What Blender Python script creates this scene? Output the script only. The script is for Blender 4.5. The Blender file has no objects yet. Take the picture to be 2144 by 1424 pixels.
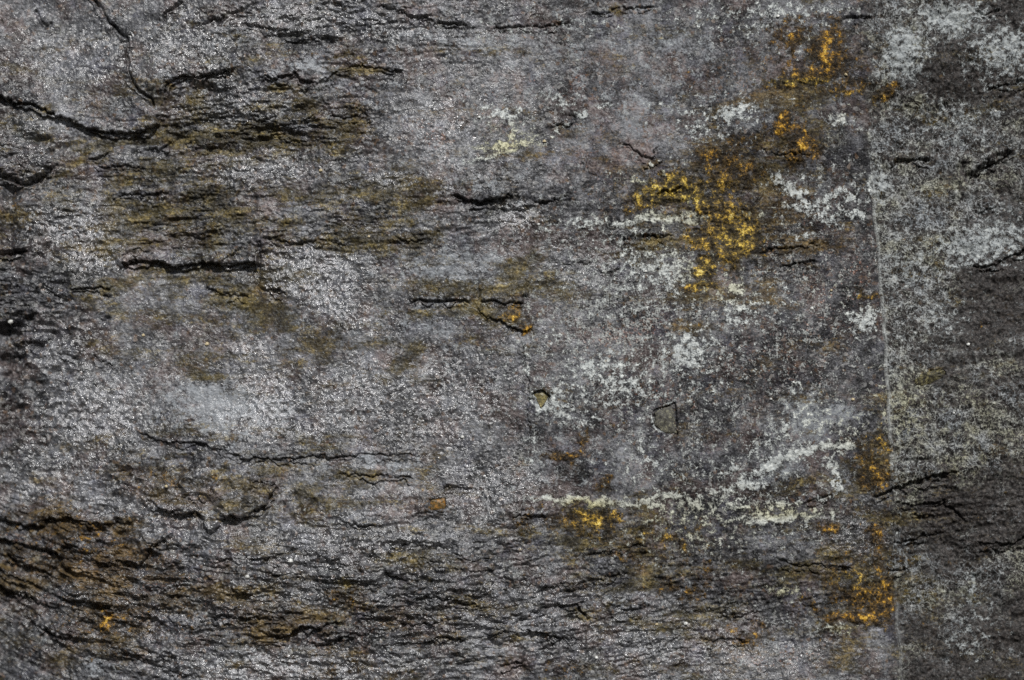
import bpy, math, colorsys
import numpy as np

# ------------------------------------------------------------------ scale
S = 0.0003            # one length unit of the layout = 0.3 mm of rock
W0, H0 = 2144.0, 1424.0
DIST = 1.6            # camera distance, metres
sc = bpy.context.scene
COL = sc.collection

# ------------------------------------------------------------------ camera
cam_d = bpy.data.cameras.new('camera')
cam = bpy.data.objects.new('camera', cam_d)
COL.objects.link(cam)
cam.location = (0, -DIST, 0)
cam.rotation_euler = (math.radians(90), 0, 0)
cam_d.sensor_width = 36.0
cam_d.lens = 36.0 * DIST / (W0 * S)
cam_d.clip_start = 0.05
cam_d.clip_end = 200.0
cam_d.dof.use_dof = True
cam_d.dof.focus_distance = DIST - 0.002
cam_d.dof.aperture_fstop = 1.25
sc.camera = cam

# ------------------------------------------------------------------ sky, sun, exposure
SUN = np.array([0.14, -0.76, 0.64]); SUN = SUN / np.linalg.norm(SUN)
world = bpy.data.worlds.new("World")
sc.world = world
world.use_nodes = True
wn = world.node_tree
wn.nodes.clear()
w_out = wn.nodes.new('ShaderNodeOutputWorld')
w_bg = wn.nodes.new('ShaderNodeBackground')
w_sky = wn.nodes.new('ShaderNodeTexSky')
w_sky.sky_type = 'NISHITA'
w_sky.sun_disc = False
w_sky.sun_elevation = math.asin(SUN[2])
w_sky.sun_rotation = math.atan2(SUN[0], SUN[1])
w_bg.inputs['Strength'].default_value = 0.05
wn.links.new(w_sky.outputs[0], w_bg.inputs[0])
wn.links.new(w_bg.outputs[0], w_out.inputs[0])
sun_d = bpy.data.lights.new('sun', 'SUN')
sun_d.energy = 4.0
sun_d.angle = math.radians(0.5)
sun_d.color = (1.0, 0.985, 0.955)
sun = bpy.data.objects.new('sun', sun_d)
COL.objects.link(sun)
from mathutils import Vector
sun.rotation_euler = Vector(SUN.tolist()).to_track_quat('Z', 'Y').to_euler()
sun.location = (0.5, -2, 3)
sc.view_settings.view_transform = 'Standard'
sc.view_settings.look = 'None'
sc.view_settings.exposure = 0.0
sc.view_settings.gamma = 1.0
sc.view_settings.use_curve_mapping = False
sc.render.engine = 'CYCLES'
sc.cycles.use_denoising = False
sc.cycles.max_bounces = 4
sc.cycles.sample_clamp_direct = 6.0
sc.cycles.sample_clamp_indirect = 2.0
sc.render.filter_size = 1.3

# ------------------------------------------------------------------ numpy noise
f4 = np.float32
_T = {}
def vnoise(x, y, seed):
    if seed not in _T:
        _T[seed] = np.random.RandomState(seed).rand(256, 256).astype(f4)
    T = _T[seed]
    ix = np.floor(x).astype(np.int32); iy = np.floor(y).astype(np.int32)
    fx = (x - ix).astype(f4); fy = (y - iy).astype(f4)
    fx = fx * fx * (3 - 2 * fx); fy = fy * fy * (3 - 2 * fy)
    i0 = ix & 255; i1 = (ix + 1) & 255; j0 = iy & 255; j1 = (iy + 1) & 255
    a = T[j0, i0]; b = T[j0, i1]; c = T[j1, i0]; d = T[j1, i1]
    a = a + (b - a) * fx
    c = c + (d - c) * fx
    return a + (c - a) * fy - 0.5          # -0.5 .. 0.5
def fbm(x, y, wl, octv=4, seed=1, sx=1.0, sy=1.0, rot=0.0, gain=0.5):
    c, s = math.cos(rot), math.sin(rot)
    u = (c * x + s * y) / (wl * sx); v = (-s * x + c * y) / (wl * sy)
    r = 0; a = 1.0; t = 0
    for k in range(octv):
        r = r + a * vnoise(u + 17.3 * k, v + 9.1 * k, seed + k)
        t += a; a *= gain
        u, v = 1.94 * u + 0.31 * v, 1.94 * v - 0.31 * u if sx == sy else 1.97 * v
        if sx != sy: u = u * 1.0
    return r / t * 1.6
def sstep(a, b, x):
    t = np.clip((x - a) / (b - a), 0, 1)
    return t * t * (3 - 2 * t)

# ------------------------------------------------------------------ the grid
def axis(lo, hi, flo, fhi, fine):
    mid = np.arange(flo, fhi + fine, fine)
    def grow(start, end, sgn):
        out = []; p = start; st = fine
        while (p - end) * sgn < 0:
            st = min(st * 1.25, 14.0); p += sgn * st; out.append(p)
        return np.array(out)
    a = grow(mid[0], lo, -1)[::-1]; b = grow(mid[-1], hi, 1)
    return np.concatenate([a, mid, b]).astype(f4)
GX = axis(-420, 2564, -16, 2160, 1.72)
GY = axis(-320, 1744, -16, 1440, 1.72)
NX, NY = len(GX), len(GY)
X, Y = np.meshgrid(GX, GY)

# jagged coordinates shared by every edge on the rock
wx = fbm(X, Y, 46, 4, 11) * 15 + fbm(X, Y, 9, 2, 15) * 6.5
wy = fbm(X, Y, 52, 4, 21) * 11 + fbm(X, Y, 8, 2, 25) * 6.5
XJ = X + wx; YJ = Y + wy
XS = X + fbm(X, Y, 14, 3, 31) * 5; YS = Y + fbm(X, Y, 14, 3, 35) * 5

def window(x0, y0, x1, y1):
    i0, i1 = np.searchsorted(GX, [x0, x1]); j0, j1 = np.searchsorted(GY, [y0, y1])
    return slice(max(j0 - 1, 0), min(j1 + 1, NY)), slice(max(i0 - 1, 0), min(i1 + 1, NX))

def curve(points, reach, jag=True, seed=0):
    P = np.array(points, dtype=f4)
    m = reach + 25
    w = window(P[:, 0].min() - m, P[:, 1].min() - m, P[:, 0].max() + m, P[:, 1].max() + m)
    x = (XJ if jag else XS)[w]; y = (YJ if jag else YS)[w]
    best = np.full(x.shape, 1e9, f4); sign = np.zeros(x.shape, f4); tt = np.zeros(x.shape, f4)
    seg = np.hypot(np.diff(P[:, 0]), np.diff(P[:, 1])); cum = np.concatenate([[0], np.cumsum(seg)]); L = cum[-1]
    for k in range(len(P) - 1):
        ax, ay = P[k]; dx, dy = P[k + 1] - P[k]
        t = np.clip(((x - ax) * dx + (y - ay) * dy) / (dx * dx + dy * dy + 1e-6), 0, 1)
        d = np.hypot(x - ax - t * dx, y - ay - t * dy)
        b = d < best
        best = np.where(b, d, best)
        sign = np.where(b, np.sign(dx * (y - ay) - dy * (x - ax)), sign)
        tt = np.where(b, cum[k] + t * seg[k], tt)
    return w, best, sign, tt, L

HT = np.zeros((NY, NX), f4)
EDGE = np.zeros((NY, NX), f4)

def ledge(points, H=5.0, D=45.0, G=0.0, gw=2.6, end=0.14, jag=True, lo=0.4, var=0.5, seed=3):
    """a broken edge: the side above the line stands H proud of the side below; G cuts a crack along it"""
    H *= 1.2; G *= 1.05
    w, d, s, t, L = curve(points, max(D * 2.2, 12), jag)
    e = max(end * L, 6.0)
    tap = sstep(0, e, t) * sstep(0, e, L - t)
    mod = np.clip(1.15 + var * 2.0 * vnoise(t / 38.0 + points[0][0] * .13, t * 0 + points[0][1] * .37, seed), 0.15, 2)
    sd = d * np.where(s < 0, -1, 1)
    for share, off in ((.62, 0.0), (.38, 1.0)):              # the break comes down in two uneven stairs
        q = sd - off * (3.0 + 22 * np.maximum(vnoise(t / 21.0 + 5.1, t * 0 + points[0][0] * .07, seed + 40) + .18, 0))
        HT[w] += np.where(q < 0, (1 - lo) * np.exp(q / D), -lo * np.exp(-q / (D * 0.6))) * H * share * tap * mod
    EDGE[w] = np.maximum(EDGE[w], np.exp(-(d / 24.0) ** 1.2) * tap * min(abs(H) / 8.0, 1.2))
    if G: HT[w] -= G * np.exp(-(d / gw) ** 2) * tap * mod

def crack(points, G=6.0, gw=2.4, end=0.12, jag=True):
    w, d, s, t, L = curve(points, gw * 4, jag)
    e = max(end * L, 5.0)
    HT[w] -= G * np.exp(-(d / gw) ** 2) * sstep(0, e, t) * sstep(0, e, L - t)

def blob(fieldlist, grow=1.0, coord=None):
    """sum of soft ellipses (x, y, rx, ry, angle_deg, strength)"""
    F = np.zeros((NY, NX), f4)
    cx, cy = coord if coord is not None else (XJ, YJ)
    for (x, y, rx, ry, a, st) in fieldlist:
        rx *= grow; ry *= grow
        m = 2.6 * max(rx, ry) + 25
        w = window(x - m, y - m, x + m, y + m)
        c, s = math.cos(math.radians(a)), math.sin(math.radians(a))
        u = (c * (cx[w] - x) + s * (cy[w] - y)) / rx; v = (-s * (cx[w] - x) + c * (cy[w] - y)) / ry
        g = np.exp(-(u * u + v * v) * 0.9)
        F[w] = np.maximum(F[w], g * st) if st > 0 else F[w] + g * st
    return F

def inside(points, jag=True):
    P = np.array(points, dtype=f4)
    w = window(P[:, 0].min() - 25, P[:, 1].min() - 25, P[:, 0].max() + 25, P[:, 1].max() + 25)
    x = (XJ if jag else XS)[w]; y = (YJ if jag else YS)[w]
    r = np.zeros(x.shape, bool)
    n = len(P)
    for k in range(n):
        x0, y0 = P[k]; x1, y1 = P[(k + 1) % n]
        if y0 == y1: continue
        c = ((y0 > y) != (y1 > y)) & (x < (x1 - x0) * (y - y0) / (y1 - y0) + x0)
        r ^= c
    F = np.zeros((NY, NX), bool); F[w] = r
    return F

# ------------------------------------------------------------------ the joint between the two slabs
SEAM = [(1800, -340), (1808, 60), (1814, 160), (1822, 330), (1838, 550), (1850, 700), (1857, 850), (1864, 960), (1870, 1100), (1880, 1300), (1890, 1424), (1904, 1760)]
sx_at = np.interp(Y, [p[1] for p in SEAM], [p[0] for p in SEAM]).astype(f4) + fbm(X * 0, Y, 24, 3, 91) * 5
RIGHT = X > sx_at
dseam = X - sx_at

# ------------------------------------------------------------------ roughness regions
ROUGH = blob([(300, 1250, 460, 160, 8, 1.2), (800, 1260, 460, 150, 0, 1.2), (1250, 1290, 360, 140, -5, .95), (1600, 1250, 300, 160, 0, .45),
              (20, 600, 90, 260, 0, .8), (40, 340, 90, 70, 0, .9), (480, 250, 290, 100, 0, 1.05), (680, 50, 280, 66, 0, 1.0), (450, 450, 350, 90, 0, .95),
              (450, 1040, 260, 70, 0, .8), (1060, 430, 170, 40, 0, .7), (1500, 460, 190, 120, 0, .35), (1250, 500, 150, 50, 0, .35), (860, 490, 200, 40, 0, .5)])
ROUGH = np.clip(ROUGH * 1.1 - blob([(130, 110, 170, 100, 15, .9), (360, 100, 110, 60, 0, .6)]), 0, 1.3)
ROUGH = np.where(RIGHT, 0.10 + .5 * blob([(1930, 1080, 170, 70, -8, 1.0), (2050, 1150, 120, 40, 0, .7)]), ROUGH).astype(f4)

# bedding direction: dips to the right at the far left, level in the middle, climbs gently at the right
bend = np.interp(X, [-420, 0, 150, 320, 700, 1100, 1600, 2200, 2564], [-310, -85, -22, 8, 22, 18, -40, -150, -210]).astype(f4)
low = sstep(880, 1120, Y)
V = Y - bend * low + X * 0.02 * (1 - low)
# terraces of thin bedding
def terrace(n, k, sharp):
    q = n * k; f = np.floor(q); r = q - f
    return (f + sstep(0.5 - sharp, 0.5 + sharp, r)) / k
brk = np.clip(.75 + 1.6 * fbm(X, Y, 70, 3, 45), .05, 1.5)          # layers come and go
b1 = fbm(X + wx * 2, V + wy, 1.0, 4, 41, sx=130, sy=27)
b2 = fbm(X + wx, V + wy * .6, 1.0, 4, 51, sx=46, sy=11)
b3 = fbm(X, V, 1.0, 3, 61, sx=20, sy=5.5)
lumpy = .25 - np.abs(fbm(X, Y, 19, 3, 65, sx=1.0, sy=1.0)); lumpy2 = .25 - np.abs(fbm(X, Y, 9, 2, 68))
HT += ROUGH * (brk * (terrace(b1 + .05 * b2, 6, .10) * 11 + terrace(b2, 6, .12) * 9.5 + terrace(b3, 4, .16) * 4.0) + b3 * 2.0 + lumpy * 7 + lumpy2 * 4)
HT += np.maximum(1 - ROUGH, 0) * (terrace(b1, 3, .06) * 1.2 * brk + b3 * .2 + lumpy2 * 1.6)
# broad swells
HT += fbm(X, Y, 420, 3, 71) * 44 + fbm(X, Y, 120, 3, 75) * 13 * (.5 + ROUGH)
HT += fbm(X, Y, 40, 4, 81) * 3.6 * (.45 + ROUGH)
HT += fbm(X, Y, 10, 2, 85) * 1.5 * (.5 + ROUGH)
# lumps on the left and in the lower left
LUMP = np.clip(blob([(430, 1040, 200, 70, 10, 1), (250, 1120, 160, 60, 15, 1), (60, 720, 120, 180, 0, .8), (250, 1320, 260, 90, 10, .8), (650, 1180, 260, 60, 0, .6)]), 0, 1)
lump = np.abs(fbm(X, Y, 26, 2, 101)); lump = (0.28 - lump)
HT += LUMP * lump * 24
# the rock falls away to the left and the lower left
HT -= 105 * sstep(560, -420, X) * (0.45 + 0.55 * sstep(300, 1300, Y)) + 18 * sstep(1100, 1744, Y) * sstep(1500, 300, X)
# right slab: matted and pocked
pock = fbm(X, Y, 22, 3, 111)
HT += np.where(X > 1700, sstep(-60, 60, dseam), 0) * (np.minimum(pock, 0.10) * 9 + lumpy * 5 + fbm(X, Y, 60, 3, 115) * 8)

# ------------------------------------------------------------------ edges and cracks, one by one
TONGUE_LOW = [(-60, 190), (0, 199), (24, 214), (71, 216), (111, 233), (148, 249), (189, 266), (236, 275), (270, 275), (297, 270), (320, 256), (337, 236)]
TONGUE_SIDE = [(180, -30), (194, 0), (211, 20), (229, 47), (246, 64), (263, 76), (264, 111), (266, 142), (275, 172), (290, 192), (313, 202), (322, 226)]
ledge(TONGUE_LOW, 17, 90, 4, 3, end=.05, var=.3)
ledge(TONGUE_SIDE, 4, 30, 9, 3.0, end=.04, jag=False)
SECOND_LOW = [(340, 200), (350, 172), (371, 158), (388, 162), (404, 161), (425, 160), (445, 148), (479, 147), (505, 133)]
ledge(SECOND_LOW, 14, 70, 4, 3, end=.1)
ledge([(418, 57), (435, 40), (462, 40), (485, 27), (516, 10), (545, -8)], 6, 30, 8, 3.4)
ledge([(344, 48), (350, 27), (371, 13), (390, 0)], 6, 25, 8, 4)
ledge([(500, 45), (540, 52), (570, 62), (600, 66)], 5, 20, 3)
UP_LOW = [(535, 168), (553, 155), (560, 162), (590, 160), (620, 152), (628, 170), (660, 172), (688, 162), (712, 148), (739, 141), (766, 140), (800, 147), (837, 148), (860, 152)]
ledge(UP_LOW, 8, 32, 3, end=.06)
ledge([(857, 150), (856, 166), (853, 182)], -4, 14)
ledge([(515, 247), (539, 258), (556, 254), (580, 260), (640, 250), (676, 236)], 6, 25, 3)
ledge([(300, 313), (324, 310), (340, 298), (357, 293), (375, 274)], 8, 22, 4)
ledge([(354, 297), (438, 298), (519, 297), (607, 293), (725, 293)], 4.5, 20, 2)
ledge([(690, 226), (700, 240), (712, 246), (732, 249), (759, 236), (773, 272)], 6, 20, 4)
ledge([(180, 337), (209, 327), (240, 315)], 8, 16, 4)
ledge([(-40, 366), (0, 369), (24, 369), (37, 381), (57, 384), (81, 371), (94, 350), (118, 340)], 11, 35, 9, 5)
ledge([(192, 347), (229, 347), (263, 345), (306, 353)], 6, 20, 3)
ledge([(222, 421), (243, 408), (270, 404), (303, 406), (353, 403)], 7, 22, 3)
crack([(66, 14), (80, 45), (88, 51), (97, 48), (99, 38)], 9, 3.2, .05, False)
ledge([(697, -4), (720, 27), (760, 27)], 5, 18, 6)
ledge([(770, 20), (830, 22), (857, 36), (897, 39), (921, 47), (985, 49)], 6, 24, 4)
ledge([(1020, 61), (1083, 57), (1116, 59), (1167, 52), (1205, 50)], 6, 24, 4, 2.6)
ledge([(1224, 25), (1238, 32), (1265, 29), (1285, 19), (1352, 13), (1380, 9)], 7, 24, 5, 3)
ledge([(1138, 266), (1167, 260), (1177, 266), (1197, 261), (1201, 236)], 6, 20, 5, 3)
ledge([(940, 414), (975, 418), (998, 425), (1025, 421), (1049, 418), (1090, 408)], 9, 30, 4)
ledge([(978, 443), (1015, 438), (1060, 441), (1108, 439)], 7, 18, 4)
ledge([(1110, 420), (1157, 421), (1194, 415)], 6, 16, 3)
crack([(1376, 410), (1400, 399), (1410, 401), (1434, 390)], 9, 2.4)
ledge([(1299, 303), (1322, 307), (1336, 324), (1363, 332), (1382, 300)], 6, 18, 4)
ledge([(1315, 334), (1356, 340), (1383, 364), (1394, 370)], -5, 14)
crack([(1243, 300), (1230, 340), (1228, 362), (1251, 369), (1262, 345), (1266, 325)], 3, 1.8, .05, False)
# the slot with the thin flake set in it
ledge([(245, 560), (256, 552), (270, 546), (297, 546), (330, 551), (371, 555), (421, 551), (480, 551), (546, 552)], 16, 40, 5, 3, end=.04, var=.25)
ledge([(543, 500), (545, 530), (545, 553), (542, 585), (536, 602)], 12, 40, 8, 3.4, end=.08, jag=False, var=.2)
ledge([(420, 605), (465, 613), (526, 617)], 7, 18, 4)
ledge([(560, 606), (578, 611), (596, 617)], 8, 14, 6)
ledge([(245, 537), (286, 524), (322, 526)], 6, 18, 4)
ledge([(452, 547), (475, 536), (502, 519), (514, 507)], 5, 14, 4)
ledge([(540, 498), (573, 504), (593, 509), (624, 506), (730, 507)], 6, 22, 3)
ledge([(-40, 530), (0, 529), (54, 527)], 12, 25, 9, 6)
ledge([(84, 601), (111, 610), (128, 624), (148, 636)], 8, 22, 6, 4)
ledge([(140, 608), (189, 603), (240, 600)], 9, 28, 4)
ledge([(15, 722), (50, 722), (84, 717)], 8, 22, 6, 3.4)
ledge([(118, 737), (140, 744), (160, 754)], 6, 20, 4)
ledge([(186, 747), (210, 757), (236, 767)], 6, 22, 3)
MIDLOW = [(238, 893), (270, 905), (303, 913), (337, 927), (398, 930), (438, 941), (479, 952), (506, 957), (580, 959), (640, 957), (720, 958), (800, 954), (920, 951)]
ledge(MIDLOW, 5.5, 60, 1.5, end=.12, var=.8)
ledge([(860, 636), (881, 628), (897, 634), (914, 630), (972, 629), (985, 638)], 9, 30, 6, 2.4, jag=False, end=.06, var=.2)
ledge([(1005, 633), (1036, 630), (1056, 637), (1069, 633), (1095, 638)], 8, 30, 5, 2.2, jag=False, end=.06, var=.2)
ledge([(985, 640), (1010, 660), (1050, 672), (1090, 690), (1120, 684)], 7, 20, 3)
ledge([(1106, 622), (1103, 588)], 7, 25, 3, jag=False)
ledge([(1098, 690), (1102, 780), (1114, 930)], 4, 50, 0, jag=True)
ledge([(833, 490), (843, 507), (870, 508), (903, 505)], 5, 16, 3)
ledge([(1332, 499), (1369, 494), (1408, 498)], 5, 16, 5)
ledge([(1248, 572), (1304, 559)], 7, 18, 3)
ledge([(1170, 552), (1240, 545)], 5, 16, 3)
# lower left
ledge([(462, 1092), (482, 1080), (502, 1087), (516, 1082), (533, 1070), (556, 1060), (573, 1025), (582, 1008)], 14, 40, 5, 3)
ledge([(408, 1070), (421, 1089), (428, 1106), (442, 1118), (455, 1114), (464, 1100)], 3, 14, 9, 2.8, end=.05)
ledge([(314, 1044), (337, 1065), (354, 1075), (381, 1079), (412, 1070)], 13, 36, 5, 3)
ledge([(280, 1188), (300, 1180), (310, 1160), (317, 1146), (337, 1141), (360, 1117)], 12, 32, 5)
ledge([(195, 1177), (236, 1178), (270, 1177), (292, 1189)], 11, 28, 6)
ledge([(60, 1096), (130, 1090), (200, 1098), (290, 1096)], 10, 28, 5)
for p in ([(-30, 1130), (0, 1136), (34, 1143), (84, 1156), (134, 1177)], [(0, 1166), (30, 1180), (61, 1193), (88, 1207), (108, 1216)],
          [(-40, 1186), (0, 1203), (51, 1227), (101, 1251), (152, 1262), (209, 1273), (256, 1283)], [(-30, 1094), (0, 1097), (34, 1099), (88, 1108)],
          [(40, 1308), (78, 1318), (111, 1332), (133, 1339)], [(-30, 1226), (20, 1248), (70, 1268), (130, 1284)]):
    ledge(p, 17, 32, 9, 4)
ledge([(131, 1354), (131, 1335), (145, 1318), (178, 1300)], 5, 18, 8, 3)
ledge([(262, 1286), (303, 1298), (322, 1303)], 9, 20, 5)
ledge([(430, 1294), (465, 1291), (506, 1294), (556, 1291), (590, 1294), (614, 1300)], 10, 26, 4)
ledge([(568, 1332), (603, 1331), (624, 1316), (654, 1311), (691, 1304), (730, 1297)], 11, 28, 5)
ledge([(655, 1346), (694, 1345), (726, 1329)], 8, 20, 5)
ledge([(238, 1365), (276, 1370), (303, 1382), (324, 1399), (354, 1412), (405, 1420)], 10, 26, 5, 4)
ledge([(375, 1044), (431, 1050)], 8, 18, 5)
ledge([(515, 1007), (577, 1013)], 8, 20, 4)
ledge([(440, 1174), (506, 1168), (556, 1168), (607, 1153), (645, 1145)], 8, 22, 4)
ledge([(480, 1239), (530, 1242)], 8, 16, 6)
# lower middle
ledge([(700, 996), (763, 996), (813, 995), (880, 999)], 8, 26, 4)
ledge([(930, 1019), (965, 1023), (992, 1028)], 5, 14, 4)
ledge([(800, 1199), (830, 1209), (854, 1219), (870, 1223)], 8, 18, 11, 4, end=.2)
ledge([(705, 1090), (746, 1099), (785, 1103)], 7, 20, 4)
ledge([(820, 1144), (837, 1162), (858, 1134)], 5, 10, 5)
ledge([(843, 1236), (864, 1246), (914, 1247), (928, 1257), (982, 1261), (1006, 1269)], 10, 26, 5)
ledge([(833, 1300), (864, 1305), (901, 1303), (932, 1297)], 8, 20, 4)
ledge([(890, 1348), (914, 1332), (945, 1334), (982, 1335)], 10, 22, 5)
ARCH = [(1070, 1316), (1093, 1291), (1116, 1279), (1160, 1271), (1191, 1264), (1211, 1269), (1233, 1297)]
ledge(ARCH, 8, 26, 6, 3)
crack([(1205, 1264), (1216, 1276), (1234, 1298)], 9, 3)
ledge([(1008, 1326), (1049, 1325), (1083, 1318), (1133, 1325), (1167, 1335), (1225, 1339)], 9, 24, 5)
ledge([(1118, 1243), (1150, 1231), (1191, 1224), (1238, 1214), (1285, 1207), (1326, 1201)], 8, 24, 4)
ledge([(974, 1239), (1015, 1241), (1070, 1241)], 7, 16, 4)
ledge([(980, 1192), (1015, 1194), (1053, 1193)], 7, 16, 5)
ledge([(1224, 1156), (1268, 1153), (1319, 1146), (1362, 1148)], 6, 18, 3)
ledge([(1045, 1393), (1104, 1389)], 7, 16, 4)
ledge([(940, 1155), (998, 1166), (1036, 1166)], 7, 18, 3)
ledge([(700, 1334), (739, 1328), (773, 1328), (778, 1354)], 7, 14, 6)
ledge([(870, 1080), (900, 1076), (932, 1069)], 5, 14, 4)
ledge([(1065, 1079), (1100, 1077), (1147, 1090)], 6, 16, 4)
ledge([(760, 1290), (800, 1286), (838, 1290)], 7, 18, 4)
# lower right
ledge([(1816, 1044), (1862, 1035), (1896, 1016), (1923, 1011), (1950, 1000), (1977, 996), (1997, 988), (2014, 997)], 8, 28, 8, 3)
ledge([(1656, 1056), (1694, 1048), (1745, 1039)], 5, 18, 3)
ledge([(1868, 1141), (1903, 1133), (1930, 1128), (1963, 1119), (1991, 1115)], 6, 18, 6)
crack([(1977, 1036), (1983, 1059), (2004, 1072), (2019, 1101)], 8, 3)
ledge([(2044, 1132), (2081, 1138), (2118, 1139), (2160, 1119)], 7, 20, 6)
ledge([(1610, 1162), (1660, 1180), (1727, 1180), (1799, 1194)], 6, 22, 3)
ledge([(1470, 1347), (1502, 1338), (1532, 1338), (1570, 1349)], 9, 22, 5)
ledge([(1504, 1292), (1552, 1291), (1603, 1283)], 6, 18, 3)
crack([(1684, 1266), (1719, 1293)], 5, 2.6)
ledge([(1866, 1200), (1880, 1196), (1905, 1195)], 6, 14, 5)
ledge([(1867, 1060), (1930, 1058), (1990, 1050)], 6, 16, 4)
# right slab
ledge([(2028, 384), (2048, 364), (2064, 344), (2092, 334), (2124, 318)], 17, 22, 16, 9)
ledge([(2034, 26), (2058, 33), (2098, 18)], 6, 16, 6)
ledge([(1757, 45), (1795, 42), (1826, 40)], 6, 18, 6, 3.4)
ledge([(1856, 352), (1889, 334), (1954, 336)], 6, 16, 6, 4)
ledge([(2050, 449), (2095, 430)], 6, 16, 6)
ledge([(2030, 566), (2081, 551), (2115, 536), (2160, 524)], 9, 26, 5)
ledge([(1568, 537), (1626, 523), (1677, 519), (1738, 511)], 4, 16, 3.5)
ledge([(1630, 561), (1667, 553), (1708, 547)], 4, 16, 4)
ledge([(1580, 310), (1640, 330), (1700, 322)], 4, 18, 2)
ledge([(2060, 190), (2100, 176), (2150, 170)], 7, 18, 6, 4)

HT += EDGE * ((1 - RIGHT) * (terrace(b2, 5, .12) * 3.5 + b3 * 1.5) + lumpy * 3 + lumpy2 * 3)

# seam: the right slab lies a little lower, with a thin raised rim along the joint
dz = sstep(150, 420, Y)
HT -= np.where(RIGHT, (4.5 + 2 * np.exp(-np.abs(dseam) / 60)) * dz, 0)
HT += np.where(dseam > 0, 3.4 * np.exp(-((dseam - 3.5) / 2.4) ** 2), 0) * dz
HT -= np.where(dseam <= 0, 6.5 * np.exp(dseam / 3.6), 0) * dz

# hollows and pits (x, y, rx, ry, angle, depth)
for (x, y, rx, ry, a, dp) in [(75, 292, 26, 12, 0, 12), (110, 312, 22, 8, -20, 7), (216, 666, 9, 6, 0, 9), (104, 701, 13, 9, 0, 6), (6, 698, 22, 16, 0, 16),
                              (10, 752, 22, 16, 20, 16), (6, 782, 14, 12, 0, 14), (57, 578, 14, 9, 0, 9), (12, 470, 12, 40, 0, 10), (60, 664, 16, 10, -30, 7), (162, 582, 26, 14, 0, 6), (1190, 245, 13, 9, 0, 8),
                              (210, 195, 18, 8, 0, 4), (225, 70, 26, 16, 0, 5), (485, 1040, 9, 6, 0, 8), (136, 880, 10, 7, 0, 6), (690, 590, 20, 9, 30, 5), (20, 860, 20, 30, 0, 7), (12, 400, 14, 20, 0, 14), (10, 620, 12, 18, 0, 8)]:
    HT -= blob([(x, y, rx, ry, a, 1.0)]) * dp * (1.6 if x < 130 else 1.15)
# rounded knobs
for (x, y, r, hgt) in [(445, 1098, 15, 9), (693, 1327, 15, 9), (372, 1010, 18, 8), (260, 1075, 24, 10), (420, 1040, 22, 8), (398, 1203, 11, 7), (915, 1268, 12, 6), (825, 1172, 32, 6), (60, 350, 34, 9), (480, 1064, 24, 7), (290, 1150, 22, 7), (140, 1125, 22, 6), (20, 815, 22, 8), (2040, 745, 10, 3)]:
    HT += blob([(x, y, r, r * .85, 0, 1.0)], coord=(XS, YS)) * hgt
SLOT = [(245, 560), (270, 546), (297, 546), (371, 553), (421, 551), (546, 552), (542, 585), (536, 604), (428, 607), (300, 600), (250, 580)]
HT -= inside(SLOT, False) * (5.0 * sstep(640, 560, Y))
HT += inside(SLOT, False) * (terrace(fbm(X, Y, 1.0, 2, 501, sx=200, sy=16), 4, .2) * 6)
DIAMOND = [(1112, 824), (1135, 816), (1151, 829), (1132, 858)]
SQUARE = [(1367, 860), (1415, 842), (1419, 911), (1391, 909), (1368, 890)]
ORANGE_SQ = [(901, 1046), (932, 1041), (934, 1066), (902, 1070)]
for poly, dp in ((DIAMOND, 9.0), (SQUARE, 4.5), (ORANGE_SQ, 4.0)):
    HT -= inside(poly, False).astype(f4) * dp
OVAL = [(1946 + 36 * math.cos(a) * .94 + 13 * math.sin(a) * .34, 790 - 36 * math.cos(a) * .34 + 13 * math.sin(a) * .94) for a in np.linspace(0, 2 * math.pi, 16, endpoint=False)]
HT[inside(OVAL, False)] = np.median(HT[inside(OVAL, False)]) - 4.0

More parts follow.
